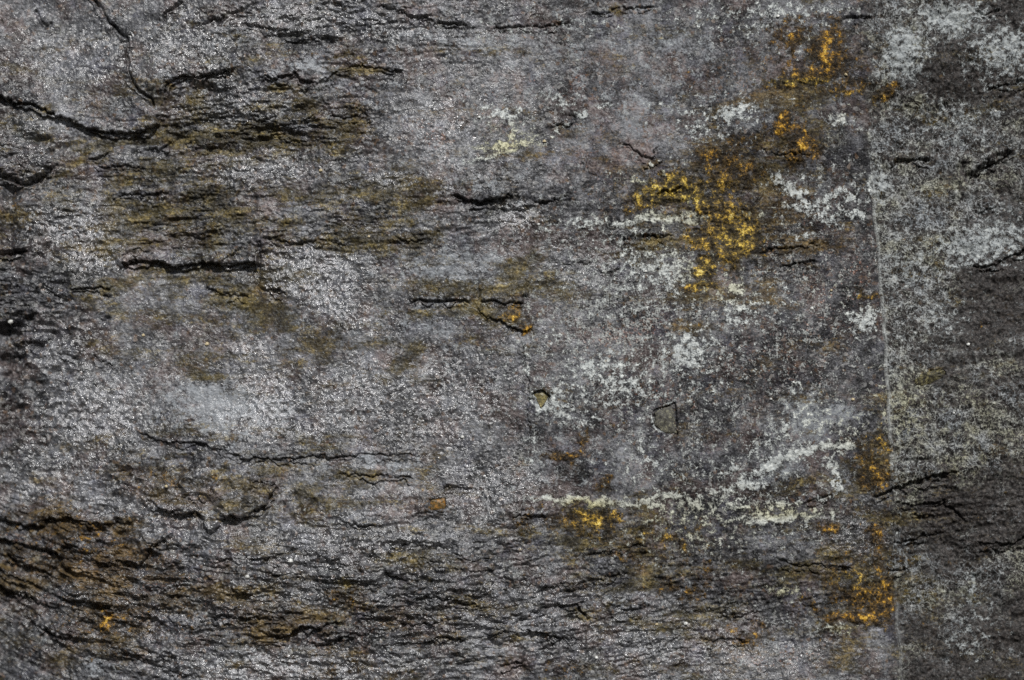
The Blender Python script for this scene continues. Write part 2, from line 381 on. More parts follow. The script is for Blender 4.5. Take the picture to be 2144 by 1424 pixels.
# ------------------------------------------------------------------ what grows and stains, dark tone, painted crevice shade: masks
rust_l = [(1640, 75, 40, 45, 0, .62), (1725, 105, 34, 48, 0, .85), (1693, 163, 30, 13, 0, 1.15), (1770, 180, 46, 14, 0, .75), (1852, 195, 26, 13, -35, .95), (1636, 180, 40, 10, 0, .7),
          (1640, 268, 24, 26, 0, .95), (1680, 312, 40, 26, 0, .85), (1662, 338, 18, 10, 0, .9), (1530, 340, 70, 34, 10, .66), (1424, 382, 36, 13, 8, 1.1), (1390, 414, 58, 16, -4, 1.0), (1345, 436, 34, 9, 0, .75),
          (1510, 380, 34, 34, 0, .8), (1500, 440, 60, 40, 0, .78), (1556, 492, 26, 36, 0, 1.1), (1515, 465, 24, 26, 0, 1.05), (1480, 500, 50, 22, 0, .85), (1468, 562, 20, 30, 0, 1.15), (1458, 604, 34, 9, -12, .9), (1520, 540, 30, 24, 0, .75),
          (1244, 1086, 52, 24, 0, .95), (1210, 1100, 60, 26, 0, .68), (1180, 950, 36, 9, 0, 1.0), (1213, 915, 17, 24, 30, .62), (1256, 1012, 34, 8, -32, .66), (1410, 1135, 52, 14, 15, .72), (1480, 1186, 12, 22, 0, .7),
          (1838, 1000, 22, 26, 0, .95), (1830, 945, 34, 34, 0, .6), (1736, 1106, 20, 12, 0, 1.0), (1836, 1108, 11, 10, 0, 1.1), (1838, 1155, 14, 34, 0, .75), (1846, 1250, 24, 44, 0, .95), (1795, 1235, 60, 54, 0, .64), (1790, 1300, 54, 12, 4, 1.0), (1800, 1212, 20, 13, 0, .7),
          (221, 1308, 24, 12, -30, .95), (1062, 662, 24, 13, 0, .95), (1090, 684, 20, 10, 0, .7), (165, 1108, 46, 14, 8, .62), (1090, 1080, 36, 10, 0, .55), (1815, 618, 26, 7, 0, .7), (905, 1055, 26, 16, 0, .5), (1560, 1330, 60, 22, 0, .5), (1200, 1400, 80, 14, 0, .3), (1430, 1240, 60, 30, 0, .45), (700, 1405, 100, 16, 0, .35), (715, 1247, 14, 10, 0, .8), (20, 430, 14, 14, 0, .55), (480, 660, 20, 10, 0, .3)]
yel_l = [(1400, 405, 100, 40, 0, 1.1), (1540, 500, 70, 60, 0, .8), (1640, 172, 42, 9, 0, 1.0), (1700, 172, 36, 7, 0, .9), (1410, 408, 110, 36, 0, 1.1), (1470, 575, 34, 40, 0, .9), (1470, 480, 90, 60, 0, .5), (1230, 1060, 60, 22, 0, 1.0), (1795, 1318, 54, 9, 0, 1.0), (1795, 1212, 40, 18, 0, .8), (1250, 1100, 60, 40, 0, .55),
         (1060, 300, 70, 26, 0, .8), (1640, 1070, 90, 14, 0, .7), (1400, 1100, 160, 60, 0, .5), (880, 650, 60, 12, 0, .7), (330, 310, 70, 16, 0, .5), (1780, 600, 60, 30, 0, .6), (1560, 450, 60, 50, 0, .6), (1950, 870, 160, 80, 0, .8), (2060, 960, 120, 70, 0, .9), (1000, 655, 80, 20, 0, .4), (1780, 215, 60, 24, 0, .6), (1640, 1240, 60, 20, 0, .7), (1520, 600, 60, 30, 0, .5)]
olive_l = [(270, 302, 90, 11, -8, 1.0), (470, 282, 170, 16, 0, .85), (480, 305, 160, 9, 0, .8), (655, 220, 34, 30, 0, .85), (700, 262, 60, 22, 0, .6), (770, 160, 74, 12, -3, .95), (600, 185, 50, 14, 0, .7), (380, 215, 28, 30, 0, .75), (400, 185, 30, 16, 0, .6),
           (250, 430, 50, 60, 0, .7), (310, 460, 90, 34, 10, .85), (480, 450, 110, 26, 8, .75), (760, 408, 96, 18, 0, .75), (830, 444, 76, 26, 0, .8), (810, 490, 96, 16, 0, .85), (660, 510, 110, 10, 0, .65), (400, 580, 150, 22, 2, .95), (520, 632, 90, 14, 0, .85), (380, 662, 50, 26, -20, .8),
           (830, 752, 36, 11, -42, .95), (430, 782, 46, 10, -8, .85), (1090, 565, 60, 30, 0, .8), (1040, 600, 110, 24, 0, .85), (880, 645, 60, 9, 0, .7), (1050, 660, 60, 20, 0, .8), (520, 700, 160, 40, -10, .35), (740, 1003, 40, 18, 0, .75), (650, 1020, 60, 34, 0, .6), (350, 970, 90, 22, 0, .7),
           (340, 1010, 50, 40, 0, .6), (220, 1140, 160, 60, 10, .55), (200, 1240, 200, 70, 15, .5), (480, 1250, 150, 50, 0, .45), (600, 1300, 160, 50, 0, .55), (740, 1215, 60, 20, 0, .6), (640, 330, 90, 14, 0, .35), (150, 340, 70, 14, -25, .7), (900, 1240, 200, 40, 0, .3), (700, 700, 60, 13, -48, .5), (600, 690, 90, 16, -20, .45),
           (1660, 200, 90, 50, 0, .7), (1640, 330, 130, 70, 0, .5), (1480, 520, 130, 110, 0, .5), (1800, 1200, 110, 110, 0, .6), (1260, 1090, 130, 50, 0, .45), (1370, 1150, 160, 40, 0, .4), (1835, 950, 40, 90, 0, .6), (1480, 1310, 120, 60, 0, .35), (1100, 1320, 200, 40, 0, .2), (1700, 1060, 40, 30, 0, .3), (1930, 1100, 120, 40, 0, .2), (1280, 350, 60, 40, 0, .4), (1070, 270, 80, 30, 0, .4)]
pale_l = [(1652, 384, 30, 22, 0, .8), (1710, 415, 70, 12, -12, .85), (1790, 424, 44, 9, -6, .85), (1545, 601, 19, 10, 15, 1.25), (1546, 655, 44, 34, 10, .72), (1812, 672, 36, 28, -20, .85), (1390, 570, 60, 46, 0, .72), (1440, 735, 54, 36, -15, .85), (1250, 770, 80, 36, -10, .72),
          (1300, 805, 80, 30, 20, .72), (1160, 840, 34, 40, 0, .72), (1190, 880, 24, 14, 0, .7), (1185, 1052, 70, 8, 0, 1.0), (1260, 1045, 50, 10, -6, 1.0), (1390, 1040, 110, 11, -3, .85), (1560, 1012, 50, 14, -10, .85), (1620, 970, 66, 11, -22, 1.0), (1690, 945, 60, 8, -14, .85), (1742, 990, 20, 56, 0, .7),
          (1640, 1078, 100, 10, -6, .9), (1600, 1060, 60, 10, 0, .65), (1380, 462, 190, 10, -4, .85), (1230, 465, 90, 9, 0, .65), (1330, 372, 60, 8, 10, .5), (1015, 328, 44, 8, -12, .85), (1060, 300, 60, 9, -8, .8), (1050, 245, 50, 24, 20, .75), (1165, 205, 46, 22, 10, .55), (1090, 285, 40, 20, 0, .6),
          (1535, 232, 36, 16, -15, .85), (1460, 280, 34, 26, 0, .6), (1990, 40, 80, 36, 0, .95), (1890, 110, 44, 56, 0, .95), (2100, 110, 70, 60, 0, .85), (1846, 380, 22, 50, 0, .8), (2000, 250, 90, 40, 0, .55), (1760, 255, 40, 12, 10, .7), (2060, 510, 110, 40, -12, .85), (1900, 560, 50, 60, 0, .55), (1960, 660, 70, 50, 0, .45),
          (1320, 550, 60, 40, 0, .6), (1480, 555, 30, 24, 0, .5), (1660, 110, 60, 14, 0, .35), (1640, 25, 120, 22, 0, .6), (1480, 30, 90, 24, 0, .4), (1730, 450, 36, 20, 30, .7), (1800, 455, 24, 10, 0, .8), (1690, 500, 30, 9, 0, .5), (1500, 980, 40, 16, 0, .45), (1360, 960, 70, 24, 20, .5), (1330, 850, 60, 30, 0, .45), (1430, 1080, 90, 30, 0, .5), (1640, 1240, 46, 12, 10, .75), (1740, 1318, 50, 10, 10, .7), (2040, 1235, 12, 40, 0, .6), (1110, 950, 20, 40, 0, .5), (1200, 1310, 30, 16, 0, .15),
          (2030, 1330, 60, 60, 0, .45), (1880, 850, 40, 110, 0, .5), (1870, 1000, 10, 60, 0, .5), (1110, 640, 16, 40, 0, .4), (1180, 700, 60, 30, 0, .4), (1490, 620, 50, 20, 0, .4)]
blue_l = [(440, 850, 84, 46, 0, 1.1), (470, 900, 70, 34, 0, .8), (560, 850, 60, 60, 0, .5), (950, 555, 130, 40, 0, .75), (1010, 90, 80, 20, 0, .7), (870, 75, 60, 14, 0, .5), (1310, 225, 44, 30, 0, .5), (645, 140, 60, 16, -10, .7), (1400, 90, 100, 36, 0, .5), (900, 690, 80, 24, 20, .6), (1690, 880, 50, 50, 0, .95), (1720, 870, 70, 26, 0, .9),
          (1600, 1000, 70, 16, -15, .7), (1560, 255, 50, 30, 0, .5), (1880, 110, 40, 50, 0, .6), (800, 970, 90, 16, 0, .6), (420, 530, 50, 12, 0, .6), (470, 90, 60, 30, 0, .4), (780, 180, 60, 10, 0, .4), (250, 215, 50, 30, 0, .3), (640, 215, 60, 14, 0, .4), (760, 730, 60, 40, 0, .4), (1120, 1000, 30, 20, 0, .4), (1740, 200, 50, 20, 0, .5), (1760, 1000, 30, 40, 0, .5), (550, 670, 60, 30, 0, .4), (520, 1380, 60, 24, 0, .5), (200, 1400, 40, 20, 0, .6), (1310, 1260, 60, 12, 0, .4)]
red_l = [(900, 290, 80, 50, 30, .6), (1200, 160, 120, 60, 0, .45), (1310, 700, 120, 40, -15, .8), (1370, 820, 60, 24, 0, .8), (1340, 690, 60, 16, 0, .7), (1700, 520, 160, 60, 0, .45), (1800, 560, 60, 60, 0, .55), (1640, 680, 140, 60, 0, .4), (1700, 440, 120, 50, 0, .5), (1560, 180, 90, 60, 0, .5), (1620, 1380, 120, 30, 0, .6), (280, 1155, 60, 20, 10, .7), (130, 1180, 120, 40, 10, .4), (1080, 1000, 60, 50, 0, .45), (100, 1060, 60, 40, 0, .35), (900, 880, 160, 90, 0, .25), (250, 160, 160, 60, 0, .2), (600, 1390, 200, 30, 0, .35), (700, 800, 120, 80, 0, .2), (1640, 960, 60, 30, 0, .4), (120, 480, 80, 60, 0, .3)]
gloss_l = [(640, 572, 100, 48, 0, 1.45), (700, 640, 74, 34, 30, 1.05), (520, 730, 50, 26, 0, .8), (560, 840, 60, 70, 0, 1.15), (480, 870, 60, 40, 0, .6), (640, 900, 60, 22, 0, .8), (740, 830, 120, 80, 0, .75), (930, 850, 160, 110, 0, .6), (190, 870, 110, 80, 0, 1.0), (130, 740, 90, 70, 0, .6), (160, 480, 90, 60, 0, .9), (190, 530, 60, 40, 0, 1.1), (1080, 452, 36, 18, 0, 1.3),
           (400, 100, 110, 60, 0, .7), (150, 120, 180, 80, 0, .5), (640, 40, 160, 36, 0, .85), (820, 60, 160, 30, 0, .6), (480, 220, 140, 60, 0, .6), (520, 350, 180, 40, 0, .6), (820, 380, 60, 20, 0, .75), (900, 260, 130, 60, 0, .45), (1020, 1030, 110, 90, 0, .6), (700, 1160, 280, 90, 0, .62), (350, 1060, 250, 90, 0, .55), (620, 1395, 280, 36, 0, .9), (1000, 1280, 270, 100, 0, .52), (240, 1270, 280, 120, 0, .5), (560, 1250, 200, 60, 0, .55), (1350, 1340, 250, 80, 0, .5), (100, 980, 140, 80, 0, .6), (1500, 1380, 250, 60, 0, .4), (1200, 560, 120, 60, 0, .4), (60, 300, 80, 100, 0, .5), (380, 30, 40, 30, 0, .6), (1800, 1130, 60, 60, 0, .5)]
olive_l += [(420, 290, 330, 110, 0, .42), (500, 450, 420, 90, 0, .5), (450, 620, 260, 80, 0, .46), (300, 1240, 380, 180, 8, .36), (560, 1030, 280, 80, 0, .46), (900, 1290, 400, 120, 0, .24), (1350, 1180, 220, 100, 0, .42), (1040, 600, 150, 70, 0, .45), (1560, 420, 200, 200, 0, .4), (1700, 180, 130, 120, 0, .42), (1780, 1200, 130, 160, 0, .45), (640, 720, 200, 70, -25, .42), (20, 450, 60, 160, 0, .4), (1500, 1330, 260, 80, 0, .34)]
blue_l += [(1200, 120, 260, 120, 0, .30), (1000, 380, 200, 60, 0, .34), (860, 700, 200, 90, 0, .34), (950, 560, 170, 60, 0, .4), (1420, 200, 160, 110, 0, .34), (1180, 950, 120, 90, 0, .3), (640, 240, 200, 50, 0, .25), (330, 130, 200, 100, 0, .2)]
dark_l = [(150, 1230, 260, 110, 16, .8), (760, 1200, 320, 60, 0, .7), (420, 430, 320, 60, 0, .45), (500, 240, 260, 70, 0, .45), (40, 1300, 120, 120, 0, .6), (20, 250, 60, 60, 0, .7), (1690, 510, 170, 90, 0, .95), (1640, 720, 190, 90, 0, .6), (1500, 860, 160, 60, 0, .5), (1795, 520, 60, 200, 0, 1.0), (1660, 800, 190, 70, 0, .75), (1800, 350, 60, 60, 0, .6), (1640, 230, 60, 40, 0, .9), (1560, 340, 70, 50, 0, .6), (1430, 640, 120, 40, -20, .5), (1340, 830, 110, 40, 0, .5), (1620, 1180, 200, 34, 4, .7), (1930, 1080, 190, 60, -8, .9), (2000, 180, 80, 60, 0, .8), (2100, 660, 70, 130, 0, .6), (1790, 90, 60, 60, 0, .5), (1640, 1020, 60, 30, 0, .6), (1200, 990, 60, 30, 0, .6), (1060, 430, 130, 40, 0, .6), (640, 60, 260, 40, 0, .5), (30, 620, 60, 240, 0, .6), (60, 320, 80, 50, 0, .7), (160, 580, 60, 34, 0, .8), (180, 1240, 260, 80, 16, .7), (720, 1180, 300, 60, 0, .5), (1560, 1260, 200, 60, 0, .5), (840, 1260, 240, 50, 0, .4), (1250, 1150, 140, 30, 0, .4), (1340, 490, 140, 30, 0, .5), (330, 380, 140, 40, 0, .4), (1100, 1300, 260, 60, 0, .4), (1960, 1300, 90, 110, 0, .4)]  # darker mineral tone; at the left edge, crevice shade painted into the colour
pale_l += [(1330, 620, 180, 90, 0, .36), (1420, 760, 160, 90, 0, .40), (1250, 820, 160, 80, 0, .46), (1560, 640, 120, 60, 0, .42), (1640, 930, 120, 60, -15, .46), (1690, 870, 60, 34, 0, .55), (1760, 920, 50, 50, 0, .5), (1500, 1060, 180, 40, 0, .5), (1400, 990, 160, 40, 0, .4), (1280, 500, 160, 40, 0, .34), (1620, 40, 200, 50, 0, .4), (1480, 250, 120, 60, 0, .38), (1740, 410, 110, 50, 0, .45), (1440, 1130, 160, 40, 0, .4), (1150, 60, 200, 30, 0, .3), (1640, 1100, 160, 40, 0, .35)]
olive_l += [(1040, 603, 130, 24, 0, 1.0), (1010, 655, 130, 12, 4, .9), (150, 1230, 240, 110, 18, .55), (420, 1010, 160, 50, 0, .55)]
red_l += [(1600, 760, 260, 160, 0, .42), (1700, 620, 160, 120, 0, .5), (1000, 230, 200, 100, 0, .35), (200, 1190, 300, 150, 15, .55), (640, 1330, 260, 80, 0, .4), (80, 900, 120, 140, 0, .3), (1280, 330, 240, 120, 0, .4), (1420, 820, 260, 120, 0, .4)]
rust_l += [(1510, 440, 110, 120, 0, .42), (1700, 130, 100, 70, 0, .44), (1240, 1090, 90, 40, 0, .46), (1800, 1240, 90, 80, 0, .5), (1380, 1140, 110, 40, 0, .4), (140, 1130, 120, 50, 10, .42), (240, 1300, 120, 40, 10, .42), (330, 1000, 110, 40, 0, .36)]
FREE = (X + wx * 1.4 + fbm(X, Y, 110, 4, 401) * 75, Y + wy * 1.2 + fbm(X, Y, 80, 4, 405) * 34)
CRUST = (X + wx + fbm(X, Y, 50, 4, 411) * 24, Y + wy + fbm(X, Y, 50, 4, 415) * 20)
rust_l += [(1400, 402, 84, 26, -6, .9), (1530, 460, 50, 60, 0, .8), (1545, 510, 40, 30, 0, .9), (1700, 160, 60, 16, 0, .85), (1248, 1084, 48, 20, 0, .85), (1815, 1270, 50, 40, 0, .75)]
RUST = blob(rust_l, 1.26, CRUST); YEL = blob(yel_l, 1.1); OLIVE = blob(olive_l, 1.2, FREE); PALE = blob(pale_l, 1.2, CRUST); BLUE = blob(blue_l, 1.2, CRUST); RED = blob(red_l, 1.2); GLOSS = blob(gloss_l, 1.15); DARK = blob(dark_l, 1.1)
GLOSS = np.maximum(GLOSS, .26 * sstep(1300, 1000, X) * (1 - .6 * DARK))
fuzz = np.interp(Y, [-320, 250, 360, 960, 1050, 1744], [60, 45, 1.5, 1.5, 40, 50]).astype(f4)
SPEC = sstep(-1, 1, (dseam + fbm(X, Y, 60, 4, 205) * 1.6 * fuzz) / (fuzz * .35 + 1)).astype(f4)
# thin veins of pale growth
def vein(points, width, strength, F):
    w, d, sg, t, L = curve(points, width * 3)
    F[w] = np.maximum(F[w], strength * np.exp(-(d / width) ** 2) * np.clip(.8 + 1.6 * vnoise(t / 26.0, t * 0 + points[0][0], 301), .25, 1.2))
for pts, wd, st in [([(1529, 982), (1565, 992), (1628, 962), (1684, 946), (1732, 935), (1776, 939)], 11, 1.0), ([(1732, 942), (1740, 990), (1766, 1032)], 13, .75), ([(1557, 942), (1620, 919), (1660, 871), (1662, 805)], 9, .75),
                    ([(1128, 1050), (1223, 1046), (1297, 1033)], 9, .72), ([(1300, 1052), (1414, 1062), (1517, 1030), (1600, 1012)], 11, .66), ([(1581, 1093), (1640, 1084), (1704, 1070)], 8, .72), ([(1560, 1062), (1660, 1052), (1740, 1044)], 7, .75),
                    ([(1040, 328), (1090, 306), (1150, 292)], 7, .8), ([(1150, 278), (1220, 240), (1270, 216)], 6, .75), ([(1190, 480), (1300, 464), (1400, 458), (1470, 470)], 7, .9), ([(1356, 340), (1383, 364), (1400, 374)], 4, 1.0), ([(1630, 372), (1660, 395), (1690, 428)], 9, .85), ([(1700, 430), (1750, 424), (1800, 418)], 5, 1.0), ([(1650, 425), (1680, 440), (1740, 430)], 5, .8), ([(1104, 690), (1102, 780), (1112, 900)], 9, .5), ([(2040, 1200), (2035, 1270)], 9, .7), ([(1445, 405), (1430, 440), (1460, 470)], 6, .8), ([(1460, 250), (1450, 300), (1440, 340)], 10, .6), ([(1340, 960), (1385, 985)], 7, .9), ([(1363, 856), (1366, 892), (1390, 915)], 5, .9), ([(1108, 812), (1128, 866), (1150, 850)], 10, .8)]:
    vein(pts, wd, st, PALE)
RIM = np.where((dseam > -2) & (Y > 320), np.exp(-((dseam - 2.8) / 3.2) ** 2), 0) * np.clip(.75 + 1.2 * fbm(X, Y, 60, 3, 305), .2, 1) * np.interp(Y, [320, 380, 1000, 1040, 1250, 1320], [0, 1, 1, .1, .1, .8])
# the rim of the joint is pale
PALE = np.maximum(PALE, .5 * np.where((dseam > -1) & (Y > 330) & (Y < 1020), .80 * np.exp(-((dseam - 3.0) / 3.6) ** 2), 0)).astype(f4)
LICH = SPEC * (.20 + .40 * np.exp(-np.maximum(dseam, 0) / 50) + 1.0 * fbm(X, Y, 150, 4, 201))
LICH = LICH + blob([(1960, 50, 90, 50, 0, .4), (1920, 250, 120, 60, 0, .3), (2080, 270, 90, 90, 0, .4), (1950, 480, 110, 80, 0, .45), (2000, 300, 150, 120, 0, .4), (1900, 400, 60, 120, 0, .4), (1900, 860, 60, 110, 0, .35), (2050, 930, 110, 80, 0, .4), (2000, 1330, 120, 90, 0, .25)]) * SPEC
LICH = np.clip(LICH - blob([(2010, 170, 70, 50, 0, .6), (2100, 640, 70, 110, 0, .45), (1980, 1090, 130, 60, 0, .55), (1960, 1000, 60, 30, 0, .4), (2110, 460, 50, 16, 0, .6)]), 0, 1) * SPEC
GRIT = np.clip(1.1 * blob([(1330, 690, 260, 260, 0, 1.0), (1650, 650, 220, 320, 0, .7), (1500, 900, 380, 120, 0, .7), (1200, 600, 160, 60, 0, .6), (1450, 1100, 380, 120, 0, .5), (1600, 60, 260, 60, 0, .5), (1680, 420, 160, 120, 0, .6), (1600, 1340, 360, 90, 0, .5), (1250, 150, 250, 120, 0, .3)]), 0, 1) * (1 - SPEC)

HT += np.clip(GLOSS, 0, 1) * (1 - SPEC) * (.22 - np.abs(fbm(X, Y, 17, 2, 511))) * 7
# crust stands a little proud and is granular
crust_n = fbm(X, Y, 9, 3, 211)
RC = sstep(.45, .85, RUST + .55 * fbm(X, Y, 34, 4, 221))
PC = sstep(.5, .8, PALE + .6 * fbm(X, Y, 16, 4, 231))
HT += RC * (1.0 + 5.5 * np.maximum(crust_n, -.1)) + PC * (0.8 + 2.5 * np.maximum(crust_n, -.1))

# ------------------------------------------------------------------ which face belongs to which piece
def centre(F): return F[:-1, :-1]
owner = np.zeros((NY - 1, NX - 1), np.int32)          # 0: left slab, 1: right slab
owner[centre(RIGHT)] = 1
pieces = [('slab_face', None, 'slate'), ('slab_face', None, 'slate')]
piece_side = [0, 1]
inframe = centre((X > -60) & (X < 2200) & (Y > -60) & (Y < 1490))
def piece(name, label, mask, side):
    k = len(pieces)
    pieces.append((name, label, 'slate')); piece_side.append(side)
    m = centre(mask) & inframe & (centre(RIGHT) == bool(side))
    owner[m] = k
    return k
T = [(-60, -60), (170, -60)] + TONGUE_SIDE[1:] + [(337, 236)] + TONGUE_LOW[::-1][1:]
piece('flake', 'broad tongue-shaped grey flake with dark lower edge', inside(T), 0)
piece('flake', 'grey flake with a ragged overhanging lower edge', inside([(190, -60)] + TONGUE_SIDE[1:] + [(337, 236)] + SECOND_LOW[1:] + [(500, 90), (418, 57), (384, 5), (395, -60)]), 0)
piece('flake', 'thin flake with a yellow-brown lower edge', inside([(505, 133), (535, 168)] + UP_LOW[1:] + [(860, 120), (840, 80), (700, 75), (560, 95)]), 0)
piece('flake', 'small grey flake rimmed with ochre', inside([(520, 248), (539, 258), (556, 254), (580, 260), (640, 250), (680, 236), (690, 205), (660, 192), (590, 205), (528, 222)]), 0)
piece('flake', 'narrow olive flake set in a straight-sided slot', inside([(245, 560), (270, 546), (297, 546), (371, 555), (421, 551), (546, 552), (542, 585), (536, 604), (428, 607), (300, 600), (250, 580)]), 0)
piece('flake', 'blue-grey flake with a split lower edge and ochre rim', inside([(770, 560), (800, 530), (1000, 518), (1110, 535), (1150, 560), (1150, 620), (1095, 638), (1056, 637), (985, 638), (914, 630), (864, 636), (800, 610)], False), 0)
piece('flake', 'lumpy brownish flake with a scalloped edge', inside([(300, 1000), (350, 975), (440, 960), (560, 985), (582, 1008), (573, 1025), (556, 1060), (516, 1082), (482, 1080), (462, 1100), (442, 1118), (421, 1089), (408, 1070), (354, 1075), (314, 1044)]), 0)
piece('flake', 'lumpy orange-tinted flake with a jagged foot', inside([(60, 1096), (200, 1080), (314, 1044), (354, 1075), (360, 1117), (317, 1146), (300, 1180), (280, 1188), (195, 1177), (108, 1150)]), 0)
piece('flake', 'smooth arched flake ending in an open crack', inside(ARCH + [(1225, 1339), (1167, 1335), (1083, 1318)]), 0)
piece('bedding_layer', 'thin layers dipping to the right', inside([(-60, 1110), (60, 1110), (195, 1177), (290, 1190), (330, 1230), (320, 1300), (250, 1290), (178, 1300), (131, 1350), (60, 1330), (-60, 1290)]), 0)
piece('bedding_layer', 'dark thin level layers', inside([(360, 1117), (462, 1100), (560, 1065), (720, 1090), (900, 1080), (1060, 1100), (1120, 1180), (1110, 1240), (1000, 1265), (843, 1240), (720, 1296), (614, 1300), (430, 1294), (320, 1300), (330, 1230), (300, 1185)]), 0)
piece('bedding_layer', 'rough layers with glittering broken edges', inside([(614, 1300), (730, 1297), (843, 1240), (1000, 1265), (1093, 1291), (1070, 1316), (1083, 1318), (1100, 1389), (1000, 1440), (820, 1400), (780, 1354), (655, 1346), (603, 1331)]), 0)
piece('bedding_layer', 'pale streaked layers beside the joint', inside([(1420, 1060), (1656, 1056), (1745, 1039), (1862, 1035), (1870, 1090), (1700, 1100), (1560, 1110), (1430, 1095)]), 0)
piece('bedding_layer', 'dark glittering layers in a broken hollow', inside([(940, 414), (1000, 425), (1090, 408), (1194, 415), (1190, 455), (1100, 475), (1000, 465), (960, 440)]), 0)
piece('bedding_layer', 'dark bare ridges crossing the lichen', inside([(1830, 1040), (1896, 1016), (1950, 1000), (2014, 997), (2030, 1060), (2144, 1050), (2200, 1120), (2118, 1139), (2020, 1150), (1900, 1190), (1860, 1190)]), 1)

piece('joint_rim', 'thin pale raised rim along the straight joint', (dseam > -1) & (dseam < 8) & (Y > 330) & (Y < 1030), 1)

# crust patches: one piece per cluster, drawn where its own growth is dense
def cluster(name, label, F, lim, cx, cy, rx, ry, side):
    m = (F > lim) & ((((X - cx) / rx) ** 2 + ((Y - cy) / ry) ** 2) < 1)
    return piece(name, label, m, side)
RCs = RUST + .55 * fbm(X, Y, 34, 3, 221) * .6
PCs = PALE + .6 * fbm(X, Y, 30, 3, 235) * .5
cluster('rust_crust', 'orange and yellow crust along a shelf', RCs, .6, 1390, 405, 95, 62, 0)
cluster('rust_crust', 'largest orange crust, brown above and yellow at its foot', RCs, .6, 1530, 480, 95, 190, 0)
cluster('rust_crust', 'brown and orange crust above a yellow rim', RCs, .56, 1700, 120, 125, 105, 0)
cluster('rust_crust', 'scattered orange crust spots', RCs, .6, 1668, 300, 75, 75, 0)
cluster('rust_crust', 'orange-brown crust below a cream streak', RCs, .56, 1240, 1092, 105, 58, 0)
cluster('rust_crust', 'small orange crust below a dark brown spot', RCs, .6, 1190, 940, 60, 55, 0)
cluster('rust_crust', 'olive and orange crust beside the joint', RCs, .56, 1832, 980, 60, 90, 0)
cluster('rust_crust', 'brown crust ring with a bright yellow foot', RCs, .56, 1805, 1250, 110, 105, 0)
cluster('rust_crust', 'small round orange crust', RCs, .6, 1736, 1106, 34, 30, 0)
cluster('rust_crust', 'small orange crust over a crack fork', RCs, .6, 221, 1308, 46, 34, 0)
cluster('rust_crust', 'orange spot under a split flake', RCs, .6, 1065, 668, 60, 40, 0)
LI = []
def lich(label, *a):
    k = cluster('lichen_patch', label, PCs, *a); LI.append((k, label))
lich('white speckled lichen patch on grey slate left of the joint, below orange spots', .58, 1700, 405, 145, 55, 0)
lich('small bright white lichen spot below the largest orange crust', .7, 1545, 601, 36, 24, 0)
lich('loose white lichen speckles under the bright white spot', .55, 1546, 662, 62, 46, 0)
lich('pale lichen speckles touching the left side of the vertical joint', .6, 1810, 672, 48, 44, 0)
lich('mottled pale lichen patch above the square pit', .58, 1350, 760, 200, 75, 0)
lich('pale ring of lichen around the diamond-shaped pit', .56, 1150, 850, 62, 66, 0)
lich('long cream lichen streak above the orange-brown crust', .66, 1310, 1044, 210, 26, 0)
lich('branching blue-white lichen streak left of the olive crust', .6, 1650, 965, 140, 78, 0)
lich('pale lichen patch at the left foot of the yellow crust', .58, 1385, 570, 85, 62, 0)
lich('cream speckled lichen in the upper middle beside a small dark hollow', .6, 1065, 280, 105, 75, 0)
lich('pale grey lichen patch at the top corner of the lichened slab', .75, 1990, 50, 105, 56, 1)
lich('smooth pale lichen patch right of the uppermost rust crust', .7, 1890, 110, 62, 76, 1)
lich('whitish lichen patch above a dark diagonal edge on the lichened slab', .7, 2055, 508, 100, 52, 1)

# ------------------------------------------------------------------ materials
def px(x, y, h=0.0): return ((x - W0 / 2) * S, -h * S, (H0 / 2 - y) * S)

